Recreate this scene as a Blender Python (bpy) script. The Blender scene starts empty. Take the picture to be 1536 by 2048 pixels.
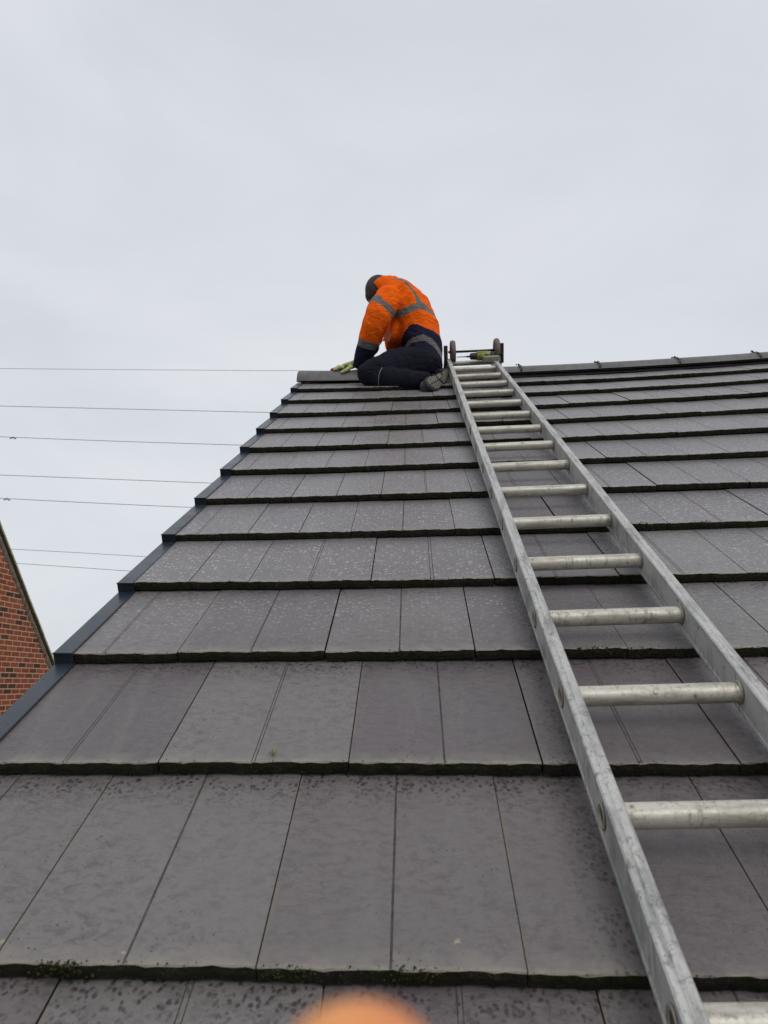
import bpy, math, random
import numpy as np
from mathutils import Vector, Matrix
random.seed(7); rng = np.random.RandomState(7)
SC = bpy.context.scene
C = SC.collection
R = math.radians
# ------------------------------------------------------------------ camera
PITCH = R(31.5)
CT, ST = math.cos(PITCH), math.sin(PITCH)
CAM = Vector((0.17106, -0.89679, 0.29907))
MW = np.array([[0.99932116, 0.03666924, 0.0035489], [-0.00476608, 0.224203, -0.97453081], [-0.03653097, 0.97385234, 0.22422557]])
FPX = 1502.96
cd = bpy.data.cameras.new('camera'); cam = bpy.data.objects.new('camera', cd); C.objects.link(cam)
rm = Matrix((Vector(MW[0]), -Vector(MW[1]), -Vector(MW[2]))).transposed().to_4x4()
cam.matrix_world = Matrix.Translation(CAM) @ rm
cd.sensor_fit = 'HORIZONTAL'; cd.sensor_width = 24.0; cd.lens = FPX * 24.0 / 1536.0
cd.clip_start = 0.005; cd.clip_end = 4000
cd.dof.use_dof = True; cd.dof.focus_distance = 2.6; cd.dof.aperture_fstop = 9.0
SC.camera = cam
SC.render.resolution_x = 768; SC.render.resolution_y = 1024

# ------------------------------------------------------------------ world, sun, exposure
SUN_EL, SUN_AZ = R(48), R(150)
world = bpy.data.worlds.new("World"); SC.world = world; world.use_nodes = True
nt = world.node_tree; nt.nodes.clear()
wo = nt.nodes.new('ShaderNodeOutputWorld'); bg = nt.nodes.new('ShaderNodeBackground')
bg.inputs['Strength'].default_value = 0.1
sky = nt.nodes.new('ShaderNodeTexSky'); sky.sky_type = 'NISHITA'; sky.sun_disc = False
sky.sun_elevation = SUN_EL; sky.sun_rotation = SUN_AZ; sky.air_density = 1.0; sky.dust_density = 2.0
tc = nt.nodes.new('ShaderNodeTexCoord')
mp = nt.nodes.new('ShaderNodeMapping'); mp.inputs['Scale'].default_value = (1.0, 1.0, 2.2); mp.inputs['Rotation'].default_value = (0.3, 0.5, 0.2)
n1 = nt.nodes.new('ShaderNodeTexNoise'); n1.inputs['Scale'].default_value = 1.6; n1.inputs['Detail'].default_value = 7; n1.inputs['Roughness'].default_value = 0.55; n1.inputs['Distortion'].default_value = 0.6
cr = nt.nodes.new('ShaderNodeValToRGB')
cr.color_ramp.elements[0].position = 0.28; cr.color_ramp.elements[0].color = (6.5, 6.85, 7.45, 1)
cr.color_ramp.elements[1].position = 0.72; cr.color_ramp.elements[1].color = (8.0, 8.25, 8.6, 1)
mx = nt.nodes.new('ShaderNodeMixRGB'); mx.inputs['Fac'].default_value = 0.94
nt.links.new(tc.outputs['Generated'], mp.inputs['Vector']); nt.links.new(mp.outputs['Vector'], n1.inputs['Vector'])
nt.links.new(n1.outputs['Fac'], cr.inputs['Fac']); nt.links.new(sky.outputs['Color'], mx.inputs['Color1'])
nt.links.new(cr.outputs['Color'], mx.inputs['Color2']); nt.links.new(mx.outputs['Color'], bg.inputs['Color'])
nt.links.new(bg.outputs['Background'], wo.inputs['Surface'])
sl = bpy.data.lights.new('sun', 'SUN'); sl.energy = 1.0; sl.angle = R(40); sl.color = (1.0, 0.97, 0.92)
sun = bpy.data.objects.new('sun', sl); C.objects.link(sun)
sd = Vector((math.sin(SUN_AZ) * math.cos(SUN_EL), math.cos(SUN_AZ) * math.cos(SUN_EL), math.sin(SUN_EL)))
sun.rotation_euler = sd.to_track_quat('Z', 'Y').to_euler()
SC.view_settings.view_transform = 'Standard'; SC.view_settings.look = 'None'
SC.view_settings.exposure = 0.0; SC.view_settings.gamma = 1.0; SC.view_settings.use_curve_mapping = False

# ------------------------------------------------------------------ helpers
def tag(o, label=None, cat=None, group=None, kind=None):
    if label: o['label'] = label
    if cat: o['category'] = cat
    if group: o['group'] = group
    if kind: o['kind'] = kind
    return o
def empty(name, loc, label=None, cat=None, group=None):
    o = bpy.data.objects.new(name, None); C.objects.link(o); o.location = loc; o.empty_display_size = 0.1
    return tag(o, label, cat, group)
def sag(u, v):
    u = np.clip(u, -0.9, 2.9); v = np.clip(v, -0.4, 4.5)
    return 0.0211 * u * v + 0.0014 * v * v + 0.0027 * u * u * v - 0.0045 * u * v * v
def RW(u, v, n, s=True):
    """roof coordinates (across, up the slope, off the slope) to world"""
    n = n + (float(sag(u, v)) if s else 0.0)
    return Vector((u, v * CT - n * ST, v * ST + n * CT))
def at(px, py, Y):
    """world point seen at a photograph pixel, at world depth Y"""
    d = MW.T @ np.array([(px - 768) / FPX, (py - 1024) / FPX, 1.0])
    t = (Y - CAM.y) / d[1]
    return Vector((CAM.x + d[0] * t, Y, CAM.z + d[2] * t))

class MB:
    def __init__(s): s.v = []; s.f = []; s.m = []; s.sm = []; s.uv = {}; s.col = []
    def add(s, vs, fs, mi=0, smooth=False):
        b = len(s.v); s.v += [tuple(x) for x in vs]
        for f in fs: s.f.append(tuple(b + i for i in f)); s.m.append(mi); s.sm.append(smooth)
        return b
    def box(s, o, ax, ay, az, mi=0, bev=0.0):
        """box from centre o with half axes ax, ay, az (vectors); bev chamfers every edge"""
        o, ax, ay, az = map(Vector, (o, ax, ay, az))
        if bev <= 0:
            vs = [o + ax * i + ay * j + az * k for i in (-1, 1) for j in (-1, 1) for k in (-1, 1)]
            s.add(vs, [(0, 1, 3, 2), (4, 6, 7, 5), (0, 4, 5, 1), (2, 3, 7, 6), (0, 2, 6, 4), (1, 5, 7, 3)], mi); return
        L = [a.length for a in (ax, ay, az)]; U = [a / l for a, l in zip((ax, ay, az), L)]
        import bmesh
        bm = bmesh.new(); bmesh.ops.create_cube(bm, size=2)
        for v in bm.verts: v.co = Vector((v.co.x * L[0], v.co.y * L[1], v.co.z * L[2]))
        bmesh.ops.bevel(bm, geom=bm.edges[:], offset=bev, segments=2, affect='EDGES', profile=0.5)
        bm.verts.index_update()
        vs = [o + U[0] * v.co.x + U[1] * v.co.y + U[2] * v.co.z for v in bm.verts]
        flip = U[0].cross(U[1]).dot(U[2]) < 0
        fs = [tuple(v.index for v in (reversed(f.verts) if flip else f.verts)) for f in bm.faces]
        bm.free(); s.add(vs, fs, mi)
    def tube(s, pts, rad, seg=16, mi=0, smooth=True, caps=True, up=None, closed=False):
        """swept tube; rad = list of r or (ra, rb)"""
        pts = [Vector(p) for p in pts]; n = len(pts)
        if not isinstance(rad, (list, tuple)) : rad = [rad] * n
        vs = []; prev = None
        for i, p in enumerate(pts):
            if closed: t = pts[(i + 1) % n] - pts[i - 1]
            else: t = (pts[min(i + 1, n - 1)] - pts[max(i - 1, 0)])
            t.normalize()
            a = Vector(up) if up is not None else (prev if prev is not None else (Vector((0, 0, 1)) if abs(t.z) < .9 else Vector((0, 1, 0))))
            a = (a - t * a.dot(t)).normalized(); prev = a; b = t.cross(a)
            r = rad[i]; ra, rb = (r if isinstance(r, (tuple, list)) else (r, r))
            for k in range(seg):
                q = 2 * math.pi * k / seg
                vs.append(p + a * (ra * math.cos(q)) + b * (rb * math.sin(q)))
        fs = []
        for i in range(n if closed else n - 1):
            j = (i + 1) % n
            for k in range(seg):
                l = (k + 1) % seg
                fs.append((i * seg + k, i * seg + l, j * seg + l, j * seg + k))
        if caps and not closed:
            fs.append(tuple(reversed(range(seg)))); fs.append(tuple((n - 1) * seg + k for k in range(seg)))
        s.add(vs, fs, mi, smooth)
    def ball(s, c, ra, rb=None, rc=None, M=None, mi=0, su=20, sv=12):
        rb = rb or ra; rc = rc or ra; c = Vector(c); M = M or Matrix.Identity(3)
        vs = [c + M @ Vector((0, 0, rc))]
        for i in range(1, sv):
            th = math.pi * i / sv
            for k in range(su):
                ph = 2 * math.pi * k / su
                vs.append(c + M @ Vector((ra * math.sin(th) * math.cos(ph), rb * math.sin(th) * math.sin(ph), rc * math.cos(th))))
        vs.append(c + M @ Vector((0, 0, -rc)))
        fs = [(0, 1 + k, 1 + (k + 1) % su) for k in range(su)]
        for i in range(sv - 2):
            for k in range(su):
                a = 1 + i * su + k; b = 1 + i * su + (k + 1) % su
                fs.append((a, a + su, b + su, b))
        e = len(vs) - 1; q = 1 + (sv - 2) * su
        fs += [(q + k, e, q + (k + 1) % su) for k in range(su)]
        s.add(vs, fs, mi, True)
    def mesh(s, name):
        me = bpy.data.meshes.new(name); me.from_pydata(s.v, [], s.f); me.update()
        me.polygons.foreach_set('material_index', s.m); me.polygons.foreach_set('use_smooth', s.sm)
        return me
    def build(s, name, mats, parent=None, origin=None):
        me = s.mesh(name)
        for m in (mats if isinstance(mats, (list, tuple)) else [mats]): me.materials.append(m)
        return link(name, me, parent, origin)
def link(name, me, parent=None, origin=None):
    """vertices are in world coordinates; put the object's origin at `origin` (or its parent's)"""
    o = bpy.data.objects.new(name, me); C.objects.link(o)
    if origin is None and parent is not None: origin = wloc(parent)
    if origin is None: origin = Vector((0, 0, 0))
    me.transform(Matrix.Translation(-Vector(origin)))
    if parent is not None:
        o.parent = parent; o.location = Vector(origin) - wloc(parent)
    else: o.location = origin
    return o
def wloc(o):
    p = Vector(o.location)
    while o.parent: o = o.parent; p += o.location
    return p
def remesh(mb, voxel, smooth_it=4, disp=None):
    me = mb.mesh('tmp'); o = bpy.data.objects.new('tmp', me); C.objects.link(o)
    r = o.modifiers.new('r', 'REMESH'); r.mode = 'VOXEL'; r.voxel_size = voxel
    if smooth_it:
        sm = o.modifiers.new('s', 'SMOOTH'); sm.factor = 0.5; sm.iterations = smooth_it
    dg = bpy.context.evaluated_depsgraph_get(); dg.update()
    out = bpy.data.meshes.new_from_object(o.evaluated_get(dg))
    bpy.data.objects.remove(o); bpy.data.meshes.remove(me)
    out.materials.clear()
    if disp:
        n = len(out.vertices); co = np.empty(n * 3); out.vertices.foreach_get('co', co); co = co.reshape(-1, 3)
        no = np.array([v.normal[:] for v in out.vertices])
        co = co + no * disp(co)[:, None]; out.vertices.foreach_set('co', co.ravel())
    out.polygons.foreach_set('use_smooth', [True] * len(out.polygons)); out.update()
    return out

# ------------------------------------------------------------------ materials
class Mat:
    def __init__(s, name, col=(.5, .5, .5), rough=.5, metal=0., spec=.5):
        s.m = bpy.data.materials.new(name); s.m.use_nodes = True; s.t = s.m.node_tree
        s.b = s.t.nodes['Principled BSDF']
        s.b.inputs['Base Color'].default_value = (*col, 1); s.b.inputs['Roughness'].default_value = rough
        s.b.inputs['Metallic'].default_value = metal; s.b.inputs['Specular IOR Level'].default_value = spec
    def n(s, typ, **kw):
        nd = s.t.nodes.new('ShaderNode' + typ)
        for k, v in kw.items():
            if k in nd.inputs: nd.inputs[k].default_value = v
            else: setattr(nd, k, v)
        return nd
    def l(s, a, b): s.t.links.new(a, b)
    def coord(s, kind='Object', scale=(1, 1, 1), uv=None, rot=(0, 0, 0)):
        if uv: c = s.n('UVMap', uv_map=uv).outputs[0]
        else: c = s.n('TexCoord').outputs[kind]
        m = s.n('Mapping'); m.inputs['Scale'].default_value = scale; m.inputs['Rotation'].default_value = rot; s.l(c, m.inputs['Vector']); return m.outputs[0]
    def noise(s, co, scale, detail=4, rough=.5, dist=0.):
        n = s.n('TexNoise', Scale=scale, Detail=detail, Roughness=rough, Distortion=dist); s.l(co, n.inputs['Vector']); return n.outputs['Fac']
    def ramp(s, fac, stops, interp='LINEAR'):
        r = s.n('ValToRGB'); r.color_ramp.interpolation = interp
        e = r.color_ramp.elements
        while len(e) < len(stops): e.new(0.5)
        for el, (p, c) in zip(e, stops):
            el.position = p; el.color = (*c, 1) if isinstance(c, (tuple, list)) else (c, c, c, 1)
        s.l(fac, r.inputs['Fac']); return r.outputs['Color']
    def mix(s, fac, a, b, mode='MIX'):
        m = s.n('MixRGB', blend_type=mode)
        for k, x in (('Fac', fac), ('Color1', a), ('Color2', b)):
            if isinstance(x, (int, float)): m.inputs[k].default_value = x if k == 'Fac' else (x, x, x, 1)
            elif isinstance(x, (tuple, list)): m.inputs[k].default_value = (*x, 1)
            else: s.l(x, m.inputs[k])
        return m.outputs['Color']
    def math(s, op, a, b=0.0, clamp=False):
        m = s.n('Math', operation=op, use_clamp=clamp)
        for i, x in enumerate((a, b)):
            if isinstance(x, (int, float)): m.inputs[i].default_value = x
            else: s.l(x, m.inputs[i])
        return m.outputs[0]
    def bump(s, h, strength=.3, dist=.01):
        b = s.n('Bump', Strength=strength, Distance=dist); s.l(h, b.inputs['Height']); s.l(b.outputs['Normal'], s.b.inputs['Normal'])
    def base(s, c): s.l(c, s.b.inputs['Base Color'])
    def rough(s, c): s.l(c, s.b.inputs['Roughness'])

# wet interlocking concrete slates
T = Mat('concrete_tile', rough=.5, spec=.5)
uv = T.coord(uv='roof'); tuv = T.n('UVMap', uv_map='tile').outputs[0]
sep = T.n('SeparateXYZ'); T.l(tuv, sep.inputs[0]); TU, TV = sep.outputs[0], sep.outputs[1]
rnd = T.n('Attribute', attribute_name='rnd').outputs['Fac']
big = T.noise(uv, 3.0, 4, .6)
c0 = T.mix(T.ramp(big, [(.35, 0), (.65, 1)]), (.134, .118, .115), (.146, .114, .119))
c0 = T.mix(T.ramp(rnd, [(.25, .0), (1, 1)]), T.mix(T.ramp(rnd, [(0, .55), (.25, 0)]), c0, (.100, .083, .088)), (.182, .168, .160))
mot = T.noise(T.coord(uv='roof', scale=(1, 1.7, 1), rot=(0, 0, .55)), 46, 7, .78, .6)
c1 = T.mix(T.math('MULTIPLY', T.ramp(mot, [(.47, 0), (.56, .45), (.68, .85)]), T.ramp(T.noise(uv, 5.5, 4, .6), [(.36, .40), (.58, 1)])), c0, (.066, .053, .058))
c1 = T.mix(T.ramp(T.noise(T.coord(uv='roof', scale=(3.2, .55, 1)), 4.5, 5, .65, .5), [(.50, 0), (.68, .45)]), c1, (.185, .168, .155))
grain = T.noise(uv, 420, 3, .7)
c1 = T.mix(T.ramp(grain, [(.35, .35), (.65, 0)]), c1, (.09, .085, .085))
# pale worn rim next to the tail of every tile and along the joints
rim = T.math('MULTIPLY', T.ramp(TV, [(0, 1), (.10, 0)]), T.ramp(T.noise(uv, 22, 4, .6), [(.35, 0), (.62, .75)]))
c2 = T.mix(rim, c1, (.24, .215, .18))
chip = T.math('MULTIPLY', T.ramp(TV, [(.010, 1), (.022, 0)]), T.ramp(T.noise(uv, 130, 4, .7), [(.40, 0), (.58, .9)]))
c2 = T.mix(T.math('MULTIPLY', chip, .6), c2, (.27, .235, .16))
ed = T.math('MULTIPLY', T.ramp(TU, [(.006, 1), (.018, 0)]), T.ramp(T.noise(uv, 16, 4, .6), [(.38, 0), (.56, .9)]))
c2 = T.mix(T.math('MULTIPLY', ed, .6), c2, (.17, .14, .09))
# dark drip stains just under the course above
sx = T.coord(uv='roof', scale=(1.0, .8, 1), rot=(0, 0, .5))
wn = T.n('TexNoise', Scale=60.0, Detail=3.0); T.l(sx, wn.inputs['Vector']); wv = T.n('VectorMath', operation='SCALE'); wv.inputs['Scale'].default_value = .012; T.l(wn.outputs['Color'], wv.inputs[0])
wa = T.n('VectorMath', operation='ADD'); T.l(sx, wa.inputs[0]); T.l(wv.outputs[0], wa.inputs[1])
vs_ = T.n('TexVoronoi', Scale=135.0, Randomness=1.0); T.l(wa.outputs[0], vs_.inputs['Vector'])
spot = T.ramp(vs_.outputs['Distance'], [(.30, 1), (.48, 0)])
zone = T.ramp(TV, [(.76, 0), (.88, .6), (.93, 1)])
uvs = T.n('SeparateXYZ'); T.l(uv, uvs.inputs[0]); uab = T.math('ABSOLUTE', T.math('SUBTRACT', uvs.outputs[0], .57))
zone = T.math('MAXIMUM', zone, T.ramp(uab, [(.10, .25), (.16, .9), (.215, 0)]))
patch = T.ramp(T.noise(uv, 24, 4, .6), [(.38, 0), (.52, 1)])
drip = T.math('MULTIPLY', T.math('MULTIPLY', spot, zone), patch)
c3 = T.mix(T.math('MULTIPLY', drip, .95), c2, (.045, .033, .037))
# small black specks of grit
vk = T.n('TexVoronoi', Scale=110.0, Randomness=1.0); T.l(wa.outputs[0], vk.inputs['Vector'])
spk = T.math('MULTIPLY', T.ramp(vk.outputs['Distance'], [(.10, 1), (.17, 0)]), T.ramp(T.noise(uv, 9, 3), [(.48, 0), (.60, 1)]))
c4 = T.mix(T.math('MULTIPLY', spk, .9), c3, (.035, .03, .028))
# ochre lichen dots near the tails
vl = T.n('TexVoronoi', Scale=26.0, Randomness=1.0); T.l(uv, vl.inputs['Vector'])
lic = T.math('MULTIPLY', T.ramp(T.math('ADD', vl.outputs['Distance'], T.math('MULTIPLY', T.noise(uv, 160, 3), .25)), [(.20, 1), (.25, 0)]), T.ramp(TV, [(.02, 0), (.05, 1), (.10, 1), (.14, 0)]))
lic = T.math('MULTIPLY', lic, T.ramp(T.noise(uv, 7, 2), [(.55, 0), (.60, 1)]))
c5 = T.mix(T.math('MULTIPLY', lic, .9), c4, (.42, .34, .22))
fvs = T.n('TexVoronoi', Scale=100.0, Randomness=1.0); fwa = T.n('VectorMath', operation='ADD'); fws = T.n('VectorMath', operation='SCALE'); fws.inputs['Scale'].default_value = .5
T.l(wv.outputs[0], fws.inputs[0]); T.l(T.coord(uv='roof', scale=(.9, 1.1, 1)), fwa.inputs[0]); T.l(fws.outputs[0], fwa.inputs[1]); T.l(fwa.outputs[0], fvs.inputs['Vector'])
fcx = T.n('SeparateColor'); T.l(fvs.outputs['Color'], fcx.inputs[0])
fl = T.math('SUBTRACT', T.math('MULTIPLY', fcx.outputs[0], .50), fvs.outputs['Distance'])
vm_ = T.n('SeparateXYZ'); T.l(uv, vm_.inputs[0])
far_sheen = T.math('MAXIMUM', T.ramp(T.math('MULTIPLY', vm_.outputs[1], .25), [(.16, .0), (.31, 1)]), T.ramp(T.math('MULTIPLY', vm_.outputs[0], .25), [(.20, 0), (.30, .8)]))  # upper and right courses: grazing sky sheen painted as a paler base colour
fz = T.math('MULTIPLY', far_sheen, T.ramp(TV, [(.0, .6), (.15, 1), (.78, 1), (.95, .0)]))
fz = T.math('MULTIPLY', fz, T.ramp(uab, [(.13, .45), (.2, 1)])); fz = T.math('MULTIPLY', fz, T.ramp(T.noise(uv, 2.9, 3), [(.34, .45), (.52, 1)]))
glint_fleck = T.math('MULTIPLY', T.ramp(fl, [(.02, 0), (.09, 1)]), fz)  # sky glints on rain droplets, painted pale into the base colour
c6 = T.mix(T.math('MULTIPLY', glint_fleck, .8), T.mix(T.math('MULTIPLY', far_sheen, .30), c5, (.30, .29, .30)), (.44, .44, .47)); c6 = T.mix(T.ramp(uab, [(.12, .30), (.20, 0)]), c6, (.075, .060, .068)); T.base(c6)  # last mix paints damp and contact shadow under the ladder into the colour
# rain droplets and film: glossy spots
dn = T.noise(T.coord(uv='roof', scale=(1.0, 1.0, 1)), 105, 2.5, .55, .8)
wetz = T.math('MULTIPLY', T.ramp(T.noise(uv, 2.6, 3), [(.36, .25), (.56, 1)]), T.ramp(TV, [(.0, .55), (.2, 1), (.75, 1), (.93, .0)]))
drop = T.math('MULTIPLY', T.ramp(dn, [(.535, 0), (.575, 1)]), wetz)
film = T.ramp(T.noise(uv, 6, 4), [(.35, 0), (.7, 1)])
ro = T.math('SUBTRACT', .44, T.math('MULTIPLY', film, .12)); ro = T.math('SUBTRACT', ro, T.math('MULTIPLY', drop, .20)); ro = T.math('SUBTRACT', ro, T.math('MULTIPLY', glint_fleck, .32), True)
T.rough(ro)
hh = T.math('ADD', T.math('MULTIPLY', T.noise(T.coord(uv='roof', scale=(1, 2.2, 1), rot=(0, 0, .6)), 38, 6, .65), 1.0), T.math('MULTIPLY', grain, .18))
T.bump(hh, .42, .006)
MT = T.m

E_ = Mat('mossy_tile_edge', rough=.9, spec=.2)
uo = E_.coord(); a = E_.noise(uo, 60, 5, .7); b = E_.noise(uo, 14, 3)
E_.base(E_.mix(E_.ramp(b, [(.42, 0), (.62, 1)]), E_.ramp(a, [(.3, (.010, .009, .007)), (.62, (.030, .027, .020)), (.76, (.13, .115, .085))]), E_.ramp(a, [(.3, (.010, .012, .004)), (.62, (.022, .025, .009)), (.80, (.075, .08, .025))])))
E_.bump(a, 1.0, .012); ME = E_.m
J_ = Mat('tile_joint', col=(.030, .028, .024), rough=.95, spec=.1); MJ = J_.m
G_ = Mat('tile_groove', rough=.95, spec=.1); G_.base(G_.ramp(G_.noise(G_.coord(), 40, 4, .7), [(.35, (.050, .043, .037)), (.65, (.12, .11, .10))])); MG = G_.m

def simple(name, col, rough=.6, metal=0., var=.25, scale=30, bump=0., spec=.5, dark=None):
    m = Mat(name, col, rough, metal, spec); c = m.coord(); n = m.noise(c, scale, 5, .6)
    d = dark or tuple(x * (1 - var) for x in col); l_ = tuple(min(1, x * (1 + var)) for x in col)
    m.base(m.ramp(n, [(.3, d), (.7, l_)]))
    if bump: m.bump(m.noise(c, scale * 3, 4, .6), bump, .004)
    return m.m
# weathered aluminium
def alu(name, base, dark, dirt, sc, metal=.55, rough=.42):
    m = Mat(name, base, rough, metal); c = m.coord(); cs = m.coord(scale=sc)
    st = m.noise(cs, 1.0, 6, .65); bl = m.noise(c, 38, 5, .7); fine = m.noise(c, 240, 3, .7)
    x = m.ramp(st, [(.34, dark), (.52, base), (.75, tuple(min(1, q * 1.12) for q in base))])
    x = m.mix(m.ramp(bl, [(.56, 0), (.70, .5)]), x, dirt)
    x = m.mix(m.ramp(fine, [(.60, 0), (.70, .7)]), x, tuple(q * .45 for q in dark))
    scr = m.noise(m.coord(scale=(30, 30, 5), rot=(.55, 0, .3)), 3, 6, .75, .5); x = m.mix(m.math('MULTIPLY', m.ramp(scr, [(.53, 0), (.62, .8)]), m.ramp(m.noise(c, 5, 3), [(.42, .1), (.58, 1)])), x, tuple(q * .55 for q in dark))
    vv = m.n('TexVoronoi', Scale=38.0); m.l(c, vv.inputs['Vector']); x = m.mix(m.math('MULTIPLY', m.ramp(vv.outputs['Distance'], [(.12, 1), (.2, 0)]), m.ramp(bl, [(.5, 0), (.6, .8)])), x, (.12, .07, .035))
    m.base(x); m.rough(m.ramp(bl, [(.3, .34), (.7, .62)])); m.bump(fine, .15, .002); return m.m
M_STILE = alu('weathered_aluminium', (.47, .465, .44), (.25, .25, .24), (.36, .34, .28), (60, 9, 9), metal=.25, rough=.45)
M_RUNG = alu('dirty_aluminium', (.56, .53, .46), (.34, .31, .25), (.26, .19, .12), (9, 60, 60), metal=.35, rough=.5)
M_RING = simple('rung_collar', (.30, .27, .22), .6, .4, .3, 60)
M_HOLE = simple('rung_hollow', (.05, .04, .03), .8, 0, .3, 60)
M_PLAST = Mat('black_plastic', (.020, .026, .036), .28, 0, .5)
_c = M_PLAST.coord(); _n = M_PLAST.noise(_c, 20, 4); M_PLAST.base(M_PLAST.mix(M_PLAST.ramp(M_PLAST.noise(_c, 150, 3, .7), [(.58, 0), (.7, .5)]), M_PLAST.ramp(_n, [(.3, (.010, .015, .026)), (.75, (.024, .034, .052))]), (.10, .10, .09))); M_PLAST.rough(M_PLAST.ramp(_n, [(.3, .26), (.7, .42)]))
M_PLAST = M_PLAST.m
M_RIDGE = simple('ridge_concrete', (.115, .108, .106), .55, 0, .22, 22, .3)
M_ROLL = simple('ridge_roll', (.012, .012, .013), .7, 0, .3, 50)
M_CLIP = simple('black_clip', (.010, .010, .011), .5, 0, .3, 60)
M_RUST = simple('rusty_steel', (.075, .055, .045), .65, .5, .4, 70, .3)
M_TYRE = simple('worn_rubber', (.15, .115, .095), .7, 0, .3, 60, .2)
M_DARKST = simple('dark_steel', (.04, .04, .042), .5, .6, .3, 60)
M_UNDER = simple('roof_felt', (.02, .02, .02), .9)
M_FASCIA = simple('painted_fascia', (.55, .55, .53), .5)
M_MOSS = simple('moss', (.045, .042, .018), .95, 0, .6, 45, dark=(.012, .014, .004), spec=.1)
M_SPROUT = simple('sprout', (.22, .22, .05), .8, 0, .5, 90)
M_WIRE = simple('wire', (.10, .105, .115), .5, .3, .1, 3)

# bricks
def brick(name, uvname='wall'):
    m = Mat(name, rough=.85, spec=.3); c = m.coord(uv=uvname)
    jit = m.n('TexNoise', Scale=9.0, Detail=3.0); m.l(c, jit.inputs['Vector'])
    vm = m.n('VectorMath', operation='SCALE'); vm.inputs['Scale'].default_value = .008; m.l(jit.outputs['Color'], vm.inputs[0])
    va = m.n('VectorMath', operation='ADD'); m.l(c, va.inputs[0]); m.l(vm.outputs[0], va.inputs[1])
    b = m.n('TexBrick', offset=.5, offset_frequency=2)
    for k, v in (('Scale', 1.0), ('Mortar Size', .0085), ('Mortar Smooth', .25), ('Bias', 0.), ('Brick Width', .225), ('Row Height', .075)): b.inputs[k].default_value = v
    b.inputs['Color1'].default_value = (0, 0, 0, 1); b.inputs['Color2'].default_value = (1, 1, 1, 1); b.inputs['Mortar'].default_value = (.5, .5, .5, 1)
    m.l(va.outputs[0], b.inputs['Vector'])
    n = m.noise(c, 30, 5, .65)
    col = m.ramp(b.outputs['Color'], [(0, (.060, .030, .020)), (.13, (.085, .042, .026)), (.20, (.24, .055, .026)), (.5, (.35, .085, .037)), (.8, (.28, .068, .033)), (1, (.38, .11, .050))])
    col = m.mix(m.ramp(n, [(.35, .5), (.6, 0)]), col, (.13, .035, .02))
    mo = m.mix(m.noise(c, 60, 3), (.50, .30, .19), (.62, .42, .28))
    m.base(m.mix(b.outputs['Fac'], col, mo)); m.bump(m.math('ADD', m.math('MULTIPLY', b.outputs['Fac'], -1.), m.math('MULTIPLY', n, .4)), .7, .008); return m.m
M_BRICK = brick('red_brick')
def set_uv(me, name, fn):
    l = me.uv_layers.new(name=name)
    for lp in me.loops: l.data[lp.index].uv = fn(me.vertices[lp.vertex_index].co)

# ------------------------------------------------------------------ the roof we stand on
G = 0.345; Q = 0.0732; TW = 4 * Q; UV_ = -0.538; APEX = 4.19; UMAX = 5.6
DV = [0.0011, 0.0045, 0.0041, 0.001, -0.0032, -0.0071, -0.0012, -0.01, -0.0039, 0.0017, 0.0082, 0.0048]
K0 = -4
EAVE_Z = K0 * G * ST; GROUND = -5.6
house = empty('house', (2.5, 3.5, GROUND), 'house whose wet grey tiled roof with black verge fills the foreground', 'house')

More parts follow.
